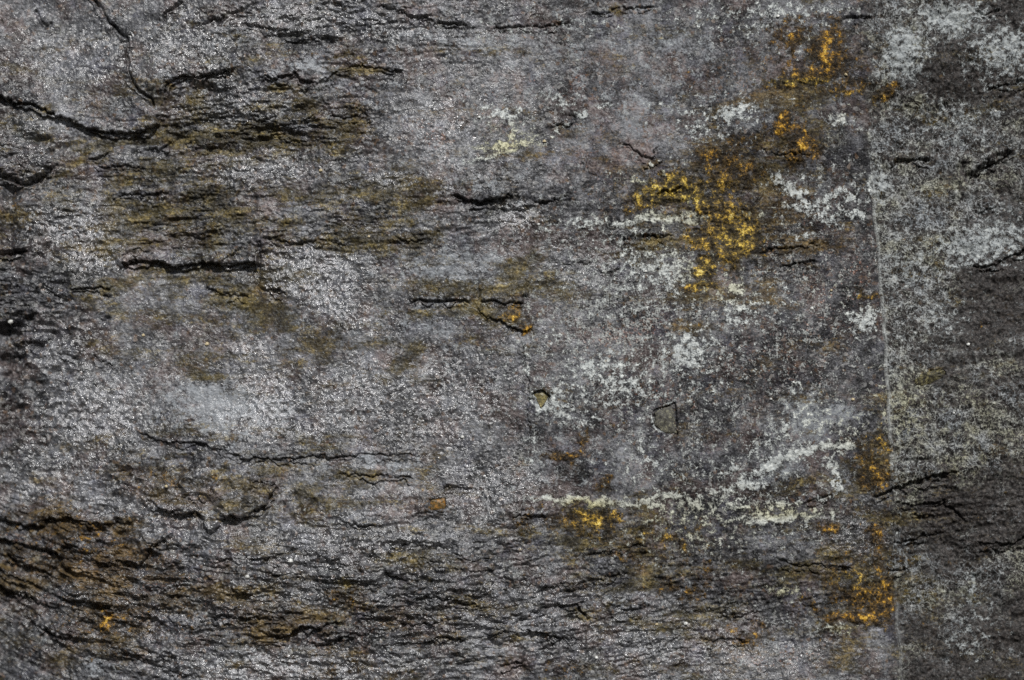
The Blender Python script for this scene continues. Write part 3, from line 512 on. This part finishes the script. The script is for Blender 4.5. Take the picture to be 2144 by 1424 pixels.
class NT:
    def __init__(self, name):
        self.m = bpy.data.materials.new(name); self.m.use_nodes = True
        self.t = self.m.node_tree; self.t.nodes.clear()
    def n(self, kind, **kw):
        nd = self.t.nodes.new(kind)
        for k, v in kw.items(): setattr(nd, k, v)
        return nd
    def put(self, sock, v):
        if hasattr(v, 'is_output'): self.t.links.new(v, sock)
        elif v is not None: sock.default_value = v
    def math(self, op, a, b=None, c=None, clamp=False):
        nd = self.n('ShaderNodeMath', operation=op, use_clamp=clamp)
        self.put(nd.inputs[0], a)
        if b is not None: self.put(nd.inputs[1], b)
        if c is not None: self.put(nd.inputs[2], c)
        return nd.outputs[0]
    def sm(self, v, a, b, lo=0.0, hi=1.0):
        nd = self.n('ShaderNodeMapRange', interpolation_type='SMOOTHSTEP')
        self.put(nd.inputs[0], v); nd.inputs[1].default_value = a; nd.inputs[2].default_value = b
        self.put(nd.inputs[3], lo); self.put(nd.inputs[4], hi)
        return nd.outputs[0]
    def mix(self, f, a, b, mode='MIX'):
        nd = self.n('ShaderNodeMix', data_type='RGBA', blend_type=mode)
        self.put(nd.inputs[0], f)
        for s, v in ((nd.inputs[6], a), (nd.inputs[7], b)):
            self.put(s, (*v, 1.0) if isinstance(v, tuple) and len(v) == 3 else v)
        return nd.outputs[2]
    def ramp(self, f, stops):
        nd = self.n('ShaderNodeValToRGB')
        e = nd.color_ramp.elements
        while len(e) < len(stops): e.new(0.5)
        for el, (p, c) in zip(e, stops): el.position = p; el.color = (*c, 1)
        self.put(nd.inputs[0], f)
        return nd.outputs[0]
    def coords(self):
        g = self.n('ShaderNodeNewGeometry')
        v = self.n('ShaderNodeVectorMath', operation='SCALE'); v.inputs['Scale'].default_value = 1.0 / S
        self.t.links.new(g.outputs['Position'], v.inputs[0])
        self.p = v.outputs[0]
        return self.p
    def flat(self):
        """layout coordinates of the face: across, and up plus half the depth so that edges are not smeared"""
        x = self.n('ShaderNodeSeparateXYZ'); self.t.links.new(self.p, x.inputs[0])
        c = self.n('ShaderNodeCombineXYZ')
        self.put(c.inputs[0], x.outputs[0]); self.put(c.inputs[1], self.math('ADD', x.outputs[2], self.math('MULTIPLY', x.outputs[1], .6)))
        self.q = c.outputs[0]
    def nn(self, wl, detail=3.0, rough=.6, seed=0, sx=1.0, sy=1.0, p=None):
        """2D noise centred on 0 and stretched to about -0.8 .. 0.8"""
        v = self.n('ShaderNodeVectorMath', operation='MULTIPLY_ADD')
        self.t.links.new(p or self.q, v.inputs[0]); v.inputs[1].default_value = (sx / wl, sy / wl, 0); v.inputs[2].default_value = (seed * 37.7, seed * -21.3, 0)
        nd = self.n('ShaderNodeTexNoise', noise_dimensions='2D'); self.t.links.new(v.outputs[0], nd.inputs['Vector'])
        nd.inputs['Scale'].default_value = 1.0; nd.inputs['Detail'].default_value = detail; nd.inputs['Roughness'].default_value = rough
        return self.math('MULTIPLY_ADD', nd.outputs[0], 2.6, -1.3)
    def noise(self, wl, detail=3.0, rough=0.55, dist=0.0, p=None, off=0.0):
        nd = self.n('ShaderNodeTexNoise', noise_dimensions='4D' if off else '3D')
        self.put(nd.inputs['Vector'], p or self.p)
        if off: nd.inputs['W'].default_value = off
        nd.inputs['Scale'].default_value = 1.0 / wl; nd.inputs['Detail'].default_value = detail
        nd.inputs['Roughness'].default_value = rough; nd.inputs['Distortion'].default_value = dist
        return nd.outputs[0]
    def voro(self, wl, feature='SMOOTH_F1', out='Distance', rnd=1.0, p=None):
        nd = self.n('ShaderNodeTexVoronoi', feature=feature, voronoi_dimensions='2D')
        self.put(nd.inputs['Vector'], p or self.q)
        nd.inputs['Scale'].default_value = 1.0 / wl; nd.inputs['Randomness'].default_value = rnd
        if 'Smoothness' in nd.inputs and feature == 'SMOOTH_F1': nd.inputs['Smoothness'].default_value = 0.35
        return nd.outputs[out]

def slate_material():
    k = NT('weathered_slate'); k.coords(); k.flat()
    A = k.n('ShaderNodeAttribute', attribute_name='growth'); B = k.n('ShaderNodeAttribute', attribute_name='stain'); C = k.n('ShaderNodeAttribute', attribute_name='surface')
    def sep(a):
        s = k.n('ShaderNodeSeparateColor'); k.t.links.new(a.outputs['Color'], s.inputs[0]); return list(s.outputs[:3]) + [a.outputs['Alpha']]
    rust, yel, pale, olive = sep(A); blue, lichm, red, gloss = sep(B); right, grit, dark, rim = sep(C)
    add = lambda a, b: k.math('ADD', a, b)
    mul = lambda a, b: k.math('MULTIPLY', a, b)
    inv = lambda a: k.math('SUBTRACT', 1.0, a)
    big = k.nn(150, 4, .6, 1); mid = k.nn(34, 4, .65, 2); fine = k.nn(7.0, 3, .7, 3); dot = k.nn(3.6, 1, .6, 4); wool = k.nn(15, 6, .76, 5)
    grain = k.voro(6.6, 'F1', 'Color')
    gs = k.n('ShaderNodeSeparateColor'); k.t.links.new(grain, gs.inputs[0]); g1, g2, g3 = gs.outputs[:3]
    # bare slate: cool grey, in places faintly lilac or brown
    tone = add(mul(big, .42), add(mul(k.nn(30, 4, .62, 21), .42), add(mul(fine, .28), add(mul(dot, .18), mul(dark, -.30)))))
    col = k.ramp(add(tone, .5), [(.14, (.011, .011, .012)), (.38, (.042, .042, .046)), (.56, (.086, .087, .094)), (.85, (.205, .209, .224))])
    col = k.mix(k.sm(add(k.nn(90, 4, .6, 6), mul(fine, .3)), -.1, .4, 0, .8), col, k.ramp(add(tone, .5), [(.15, (.016, .0115, .0105)), (.5, (.066, .048, .045)), (.85, (.185, .142, .132))]))
    col = k.mix(k.sm(add(k.nn(70, 4, .6, 20), mul(dot, .25)), .1, .6, 0, .6), col, k.ramp(add(tone, .5), [(.15, (.017, .017, .024)), (.5, (.070, .070, .092)), (.85, (.185, .19, .235))]))
    # single grains of other minerals
    col = k.mix(k.sm(g1, .92, .97, 0, .5), col, (.30, .295, .29))
    col = k.mix(k.sm(g2, .95, .99, 0, .35), col, (.20, .115, .06))
    # right slab is a darker, matter stone
    col = k.mix(mul(right, .93), col, k.ramp(add(mul(fine, .6), add(.5, mul(mid, .3))), [(.15, (.009, .0085, .008)), (.5, (.028, .025, .0235)), (.85, (.085, .076, .070))]))
    col = k.mix(k.sm(add(dark, mul(mid, .4)), .2, .9, 0, .45), col, k.mix(1.0, col, (.42, .38, .36), 'MULTIPLY'))  # dark mask on both slabs: mineral tone and painted crevice shade
    # reddish mineral
    rf = k.sm(add(mul(red, .75), add(mul(mid, .40), mul(fine, .55))), .42, .85, 0, .75)
    col = k.mix(rf, col, k.ramp(add(mul(dot, .6), add(.45, mul(fine, .3))), [(.2, (.030, .016, .012)), (.5, (.100, .046, .030)), (.72, (.22, .095, .055)), (.9, (.50, .20, .11))]))
    # blue-grey film
    bf = k.sm(add(mul(blue, 1.0), add(mul(mid, .6), add(mul(wool, .8), mul(dot, .2)))), .28, .86, 0, .82)
    col = k.mix(bf, col, k.ramp(add(.5, mul(wool, .6)), [(.1, (.12, .125, .135)), (.5, (.235, .25, .27)), (.9, (.37, .395, .42))]))
    # gritty pale mottling
    gf = k.sm(add(mul(grit, .36), add(mul(wool, .85), add(mul(dot, .34), mul(mid, .35)))), .36, .62, 0, .72)
    col = k.mix(mul(gf, k.math('MINIMUM', mul(grit, 1.8), 1.0)), col, k.ramp(add(.5, mul(fine, .5)), [(.2, (.22, .23, .225)), (.8, (.54, .56, .53))]))
    # ochre-brown film
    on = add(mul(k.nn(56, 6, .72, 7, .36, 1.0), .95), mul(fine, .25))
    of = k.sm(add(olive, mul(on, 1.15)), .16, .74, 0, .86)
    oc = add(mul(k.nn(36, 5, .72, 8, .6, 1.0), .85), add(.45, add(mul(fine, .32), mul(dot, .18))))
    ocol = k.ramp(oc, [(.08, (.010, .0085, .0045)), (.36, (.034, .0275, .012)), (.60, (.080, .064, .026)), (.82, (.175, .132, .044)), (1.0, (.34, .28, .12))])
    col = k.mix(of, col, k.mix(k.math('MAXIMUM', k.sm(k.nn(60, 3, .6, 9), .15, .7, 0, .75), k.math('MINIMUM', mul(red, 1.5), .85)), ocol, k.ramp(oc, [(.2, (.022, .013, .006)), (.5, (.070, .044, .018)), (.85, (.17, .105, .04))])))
    # lichen wool of the right slab
    wv = k.n('ShaderNodeVectorMath', operation='MULTIPLY_ADD')
    nc = k.n('ShaderNodeTexNoise', noise_dimensions='2D'); k.put(nc.inputs['Vector'], k.q); nc.inputs['Scale'].default_value = 1 / 13.; nc.inputs['Detail'].default_value = 1
    k.t.links.new(nc.outputs['Color'], wv.inputs[0]); wv.inputs[1].default_value = (15, 15, 15); k.t.links.new(k.q, wv.inputs[2])
    th1 = k.math('ABSOLUTE', k.nn(27, 1, .5, 10, p=wv.outputs[0])); th2 = k.math('ABSOLUTE', k.nn(15, 1, .5, 11, p=wv.outputs[0]))
    thread = k.math('MAXIMUM', k.sm(th1, .11, .0), mul(k.sm(th2, .14, .0), .75))
    lm = k.sm(add(mul(lichm, 1.0), mul(k.nn(60, 4, .65, 12), .6)), .0, .6)
    clump = k.sm(add(mul(wool, .75), add(add(mul(k.nn(34, 6, .78, 22), .85), mul(lichm, .34)), mul(dot, .25))), .24, .50)
    lf = mul(lm, k.math('MAXIMUM', mul(thread, .95), mul(clump, .72)))
    lcol = k.ramp(add(.5, mul(k.nn(80, 3, .6, 13), .7)), [(.2, (.25, .27, .285)), (.5, (.33, .34, .335)), (.8, (.31, .31, .245))])
    lcol = k.mix(mul(yel, k.sm(mid, -.2, .5, 0, .75)), lcol, (.27, .25, .11))
    lcol = k.mix(k.sm(add(fine, dot), -.5, .6), k.mix(1.0, lcol, (.5, .5, .5), 'MULTIPLY'), k.mix(1.0, lcol, (1.35, 1.35, 1.35), 'MULTIPLY'))
    col = k.mix(mul(lf, .86), col, lcol)
    # pale crust
    pf = k.sm(add(mul(pale, 1.05), add(mul(wool, 1.25), mul(dot, .26))), .42, .88, 0, .90)
    pcol = k.ramp(add(.5, add(mul(fine, .4), mul(wool, .3))), [(.1, (.26, .28, .285)), (.5, (.45, .475, .47)), (.85, (.72, .74, .70))])
    pcol = k.mix(mul(yel, .8), pcol, k.ramp(add(.5, mul(fine, .5)), [(.1, (.30, .25, .09)), (.6, (.56, .52, .24)), (.9, (.72, .70, .42))]))
    pcol = k.mix(mul(right, .85), pcol, k.mix(1.0, pcol, (.60, .61, .63), 'MULTIPLY'))
    col = k.mix(pf, col, pcol)
    col = k.mix(mul(rim, k.sm(add(dot, fine), -1.2, .2, .35, .85)), col, (.36, .37, .36))
    # rust crust: brown, orange, yellow
    rn = add(mul(k.nn(44, 6, .75, 14), .75), mul(k.nn(12, 4, .75, 15), .6))
    rfac = k.sm(add(mul(rust, 1.0), mul(rn, .95)), .20, .66, 0, .94)
    rt = add(mul(rust, .38), add(mul(k.nn(24, 5, .74, 16), .95), add(mul(fine, .34), add(mul(dot, .16), .05))))
    rcol = k.ramp(rt, [(.05, (.014, .010, .006)), (.30, (.048, .030, .012)), (.46, (.110, .068, .020)), (.58, (.25, .130, .020)), (.72, (.54, .29, .025)), (.95, (.78, .56, .13))])
    ycol = k.ramp(rt, [(.05, (.016, .013, .007)), (.30, (.060, .046, .018)), (.46, (.165, .120, .034)), (.58, (.36, .25, .045)), (.72, (.68, .51, .09)), (.95, (.82, .74, .34))])
    col = k.mix(rfac, col, k.mix(k.math('MINIMUM', yel, 1.0), rcol, ycol))

    # gloss: mica-rich bare slate glitters, growth is dull
    cover = k.math('MAXIMUM', k.math('MAXIMUM', pf, mul(rfac, .7)), k.math('MAXIMUM', mul(of, .75), k.math('MAXIMUM', lf, mul(bf, .35))))
    gl = add(mul(gloss, 1.0), add(mul(k.nn(26, 4, .65, 17), .42), .10))
    gl = k.math('MAXIMUM', k.math('MINIMUM', gl, 1.0), 0.0)
    gl = mul(gl, inv(mul(cover, .8)))
    gl = mul(gl, inv(mul(right, .75)))
    rough = add(k.sm(gl, 0, .8, .42, .22), mul(k.math('SUBTRACT', g3, .5), .18))
    spec = k.sm(gl, 0, .95, .08, .7)
    mica = mul(k.sm(gl, .55, 1.05, 0, .55), k.sm(add(g3, mul(k.nn(22, 3, .65, 18), .7)), .25, .85, .18, 1.0))
    # every mica flake lies at its own angle and flashes when it faces the sun
    t0 = k.n('ShaderNodeVectorMath', operation='SUBTRACT'); k.t.links.new(k.voro(6.6, 'F1', 'Color'), t0.inputs[0]); t0.inputs[1].default_value = (.5, .5, .5)
    t1 = k.n('ShaderNodeVectorMath', operation='MULTIPLY'); k.t.links.new(t0.outputs[0], t1.inputs[0]); t1.inputs[1].default_value = (1, .0, 1)
    t1b = k.n('ShaderNodeCombineXYZ'); k.put(t1b.inputs[2], k.sm(gl, .5, 1.0, 0, .34)); k.put(t1b.inputs[0], 0.0); k.put(t1b.inputs[1], 0.0)
    t1c = k.n('ShaderNodeVectorMath', operation='ADD'); k.t.links.new(t1.outputs[0], t1c.inputs[0]); k.t.links.new(t1b.outputs[0], t1c.inputs[1])
    t2 = k.n('ShaderNodeVectorMath', operation='SCALE'); k.t.links.new(t1c.outputs[0], t2.inputs[0]); k.put(t2.inputs['Scale'], k.sm(gl, .05, .7, .16, 1.0))
    gN = k.n('ShaderNodeNewGeometry')
    t3 = k.n('ShaderNodeVectorMath', operation='ADD'); k.t.links.new(gN.outputs['Normal'], t3.inputs[0]); k.t.links.new(t2.outputs[0], t3.inputs[1])
    t4 = k.n('ShaderNodeVectorMath', operation='NORMALIZE'); k.t.links.new(t3.outputs[0], t4.inputs[0])
    # relief finer than the mesh: mica grains, grit
    gv = k.voro(6.4); gv2 = k.voro(3.6)
    hgt = add(mul(gv, -1.6), mul(gv2, -.8))
    hgt = add(hgt, mul(k.nn(6.0, 2, .6, 19), 1.5))
    hgt = add(hgt, mul(dot, .55))
    hgt = mul(hgt, k.sm(gl, .1, .8, .42, .62))
    hgt = add(hgt, mul(k.math('MAXIMUM', lf, pf), 1.3))
    hgt = add(hgt, mul(rfac, mul(rt, 2.0)))
    bump = k.n('ShaderNodeBump'); bump.inputs['Strength'].default_value = 1.0; bump.inputs['Distance'].default_value = S * 1.0
    k.t.links.new(hgt, bump.inputs['Height']); k.t.links.new(t4.outputs[0], bump.inputs['Normal'])
    bs = k.n('ShaderNodeBsdfPrincipled')
    bs.inputs['IOR'].default_value = 1.62
    k.put(bs.inputs['Base Color'], k.mix(mul(mica, .8), col, (.50, .50, .52))); k.put(bs.inputs['Metallic'], mica); k.put(bs.inputs['Roughness'], k.sm(gl, 0, 1, .62, .50)); k.put(bs.inputs['Specular IOR Level'], spec)
    k.t.links.new(bump.outputs[0], bs.inputs['Coat Normal'])
    k.put(bs.inputs['Coat Weight'], k.sm(gl, .05, .7, .05, .85)); k.put(bs.inputs['Coat Roughness'], rough); bs.inputs['Coat IOR'].default_value = 1.95
    soft = k.n('ShaderNodeBump'); soft.inputs['Strength'].default_value = .8; soft.inputs['Distance'].default_value = S; k.put(soft.inputs['Height'], hgt)
    k.t.links.new(soft.outputs[0], bs.inputs['Normal'])
    o = k.n('ShaderNodeOutputMaterial'); k.t.links.new(bs.outputs[0], o.inputs['Surface'])
    return k.m

def mineral_material(name, stops, wl=9, rough=.5, spec=.5, bumpd=2.0):
    k = NT(name); k.coords(); k.flat()
    a = k.noise(wl, 4, .65, off=2.0); b = k.noise(wl * .3, 3, .6, off=5.0)
    v = k.math('ADD', k.math('MULTIPLY', a, .6), k.math('MULTIPLY', b, .4))
    col = k.ramp(v, stops)
    bump = k.n('ShaderNodeBump'); bump.inputs['Strength'].default_value = .8; bump.inputs['Distance'].default_value = S * bumpd
    k.put(bump.inputs['Height'], v)
    bs = k.n('ShaderNodeBsdfPrincipled'); k.put(bs.inputs['Base Color'], col); bs.inputs['Roughness'].default_value = rough; bs.inputs['Specular IOR Level'].default_value = spec
    k.t.links.new(bump.outputs[0], bs.inputs['Normal'])
    o = k.n('ShaderNodeOutputMaterial'); k.t.links.new(bs.outputs[0], o.inputs['Surface'])
    return k.m
SLATE = slate_material()

# ------------------------------------------------------------------ build the slabs
PXx = ((X - W0 / 2) * S).ravel(); PYy = (-HT * S).ravel(); PZz = ((H0 / 2 - Y) * S).ravel()
CO = np.stack([PXx, PYy, PZz], 1).astype(f4)
def rgba(a, b, c, d): return np.stack([np.clip(q, 0, 1.3).ravel() for q in (a, b, c, d)], 1).astype(f4)
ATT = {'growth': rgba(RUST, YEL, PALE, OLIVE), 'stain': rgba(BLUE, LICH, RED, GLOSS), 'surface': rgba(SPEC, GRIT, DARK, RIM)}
idx = np.arange(NX * NY, dtype=np.int32).reshape(NY, NX)
QUADS = np.stack([idx[:-1, :-1], idx[1:, :-1], idx[1:, 1:], idx[:-1, 1:]], -1)     # faces look towards -Y
# smooth normals of the whole sheet, so neighbouring pieces shade as one rock
def grid_normals():
    dhx = np.gradient(HT, axis=1) / np.gradient(GX)[None, :]
    dhy = np.gradient(HT, axis=0) / np.gradient(GY)[:, None]
    n = np.stack([-dhx, -np.ones_like(HT), dhy], -1).astype(f4)
    return (n / np.linalg.norm(n, axis=-1, keepdims=True)).reshape(-1, 3)
NRM = grid_normals()

def mesh_from(name, quads, co=None, extra_q=None):
    ids, inv = np.unique(quads.ravel(), return_inverse=True)
    v = CO[ids]; q = inv.reshape(-1, 4).astype(np.int32)
    me = bpy.data.meshes.new(name)
    me.vertices.add(len(v)); me.vertices.foreach_set('co', v.ravel())
    me.loops.add(q.size); me.loops.foreach_set('vertex_index', q.ravel())
    me.polygons.add(len(q)); me.polygons.foreach_set('loop_start', np.arange(0, q.size, 4, dtype=np.int32))
    me.polygons.foreach_set('use_smooth', np.ones(len(q), bool))
    for an, arr in ATT.items():
        at = me.attributes.new(an, 'FLOAT_COLOR', 'POINT'); at.data.foreach_set('color', arr[ids].ravel())
    me.update(calc_edges=True)
    me.normals_split_custom_set_from_vertices(NRM[ids])
    me.materials.append(SLATE)
    return me

def root(name, label, cat, loc, group=None):
    o = bpy.data.objects.new(name, None); COL.objects.link(o)
    o.location = loc; o['label'] = label; o['category'] = cat; o['kind'] = 'thing'; o.empty_display_size = .02
    if group: o['group'] = group
    return o
BACK = 160.0
slabs = [root('stone_slab', 'dark glittering slate slab with flakes, layered edges and orange crusts', 'stone slab', px(900, 712, -BACK)),
         root('stone_slab', 'dull dark stone slab matted with grey lichen beyond the vertical joint', 'stone slab', px(2200, 712, -BACK))]
def attach(o, parent):
    o.parent = parent
    from mathutils import Matrix
    o.matrix_parent_inverse = Matrix.Translation(parent.location).inverted()

lich_ids = {k: l for k, l in LI}
for k, (nm, lab, _) in enumerate(pieces):
    q = QUADS[owner == k]
    if len(q) == 0: continue
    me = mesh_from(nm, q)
    o = bpy.data.objects.new(nm, me); COL.objects.link(o)
    if k in lich_ids:
        o['label'] = lich_ids[k]; o['category'] = 'lichen'; o['group'] = 'pale lichen patches on the slabs'
    else:
        attach(o, slabs[piece_side[k]])
        if lab: o['label'] = lab

# the thickness of each slab behind its face
def edge_block(name, side, parent):
    seam = int(np.argmin(np.abs(GX - 1860)))
    if side == 0: i0, i1 = 0, seam
    else: i0, i1 = seam, NX - 1
    ring = [idx[0, i] for i in range(i0, i1)] + [idx[j, i1] for j in range(0, NY - 1)] + [idx[NY - 1, i] for i in range(i1, i0, -1)] + [idx[j, i0] for j in range(NY - 1, 0, -1)]
    # only the outer sides need closing
    front = CO[ring].copy(); back = front.copy(); back[:, 1] = BACK * S
    front[:, 1] += 0.0
    n = len(ring)
    vs = np.concatenate([front, back]); fs = []
    for a in range(n):
        b = (a + 1) % n
        onseam = abs(front[a, 0] - CO[idx[0, seam], 0]) < 1e-6 and abs(front[b, 0] - CO[idx[0, seam], 0]) < 1e-6
        if not onseam: fs.append((a, b, n + b, n + a))
    fs.append(tuple(range(n, 2 * n)))
    me = bpy.data.meshes.new(name); me.from_pydata(vs.tolist(), [], fs); me.materials.append(SLATE); me.update()
    o = bpy.data.objects.new(name, me); COL.objects.link(o); attach(o, parent)
edge_block('slab_edge', 0, slabs[0]); edge_block('slab_edge', 1, slabs[1])

# ------------------------------------------------------------------ crystals, inclusion and loose grains
def hsample(x, y):
    i = int(np.searchsorted(GX, x)); j = int(np.searchsorted(GY, y)); return float(HT[j, i])
PYRITE = mineral_material('tarnished_pyrite', [(.36, (.035, .030, .014)), (.5, (.12, .10, .045)), (.62, (.36, .30, .12))], 6, .42, .6)
OCHRE = mineral_material('ochre_crystal', [(.40, (.045, .032, .016)), (.5, (.12, .075, .025)), (.6, (.40, .18, .03))], 14, .5, .4)
DULL = mineral_material('dull_crystal', [(.40, (.020, .018, .014)), (.5, (.065, .062, .052)), (.62, (.22, .21, .14))], 6, .55, .4)
OLIVEM = mineral_material('olive_inclusion', [(.42, (.012, .010, .007)), (.52, (.060, .053, .026)), (.64, (.24, .21, .09))], 7, .6, .3)
WHITE = mineral_material('white_grain', [(.3, (.5, .5, .47)), (.7, (.8, .8, .77))], 6, .35, .5)
TAN = mineral_material('tan_grain', [(.3, (.35, .28, .16)), (.7, (.65, .55, .36))], 6, .4, .5)
rng = np.random.RandomState(5)
def prism(name, poly, mat, label, side, base, top, shrink=.86, bevel=.12):
    P = np.array(poly, float); c = P.mean(0)
    hz = hsample(*c)
    rings = []
    for s, h in ((1.02, base), (1.0, top - .8), (shrink, top)):
        rr = []
        n = len(P)
        for a in range(n):
            p0, p1 = P[a], P[(a + 1) % n]
            for t in (0, .33, .66):
                q = c + (p0 + (p1 - p0) * t - c) * s + rng.uniform(-2.0, 2.0, 2)
                rr.append(px(q[0], q[1], hz + h + rng.uniform(-1.1, 1.1)))
        rings.append(rr)
    n = len(rings[0]); vs = sum(rings, []) + [px(c[0] + 3, c[1] - 4, hz + top + 2.2)]
    fs = []
    for r in range(2):
        for a in range(n):
            b = (a + 1) % n
            fs.append((r * n + a, r * n + b, (r + 1) * n + b, (r + 1) * n + a))
    for a in range(n): fs.append((2 * n + a, 2 * n + (a + 1) % n, 3 * n))
    me = bpy.data.meshes.new(name); me.from_pydata(vs, [], fs); me.materials.append(mat); me.update()
    o = bpy.data.objects.new(name, me); COL.objects.link(o); attach(o, slabs[side]); o['label'] = label
    return o
prism('crystal', [(1116, 825), (1135, 819), (1148, 830), (1132, 853)], PYRITE, 'small yellow-brown crystal in a diamond-shaped pit', 0, -3, 3.0)
prism('crystal', [(1371, 862), (1413, 846), (1416, 907), (1392, 906), (1371, 889)], DULL, 'dull square crystal in a shallow pit', 0, -3, 2.4)
prism('crystal', [(903, 1048), (931, 1043), (932, 1065), (904, 1068)], OCHRE, 'small square orange crystal', 0, -3, 2.8)
prism('inclusion', [(1946 + (x - 1946) * .93, 790 + (y - 790) * .93) for x, y in OVAL], OLIVEM, 'oval olive-brown inclusion with a dark middle', 1, -3, 3.4, .8)

def grain(x, y, r, mat, hgt=1.0):
    import bmesh
    bm = bmesh.new(); bmesh.ops.create_icosphere(bm, subdivisions=1, radius=1.0)
    hz = hsample(x, y)
    for v in bm.verts:
        s = 1 + rng.uniform(-.22, .22)
        v.co = Vector(px(x + v.co.x * r * s, y + v.co.z * r * s * .85, hz + v.co.y * -r * .8 * s + r * .3))
    bmesh.ops.recalc_face_normals(bm, faces=bm.faces)
    me = bpy.data.meshes.new('grain'); bm.to_mesh(me); bm.free(); me.materials.append(mat)
    o = bpy.data.objects.new('grain', me); COL.objects.link(o); attach(o, slabs[1 if x > 1860 else 0])
for (x, y, r, m) in [(1003, 247, 4.2, WHITE), (968, 915, 4.6, WHITE), (347, 1019, 4.0, TAN), (1249, 1378, 4.0, WHITE), (1376, 1309, 3.5, TAN), (1352, 568, 3.4, WHITE), (430, 720, 5, TAN), (773, 496, 3.6, TAN), (672, 357, 4, TAN), (1768, 158, 4.5, TAN), (2026, 721, 4, WHITE), (1700, 646, 4.5, WHITE), (1438, 1308, 5, WHITE),
                     (1627, 36, 4, WHITE), (1994, 864, 3, WHITE), (2086, 232, 3, WHITE), (1660, 800, 3.4, WHITE), (1784, 836, 4, TAN), (1740, 608, 3.2, TAN), (1612, 835, 3.2, WHITE), (16, 673, 6, WHITE), (296, 702, 4, TAN), (1140, 296, 4, TAN), (1128, 470, 3, WHITE), (520, 1205, 5, WHITE), (610, 1172, 6, WHITE)]:
    grain(x, y, r, m)
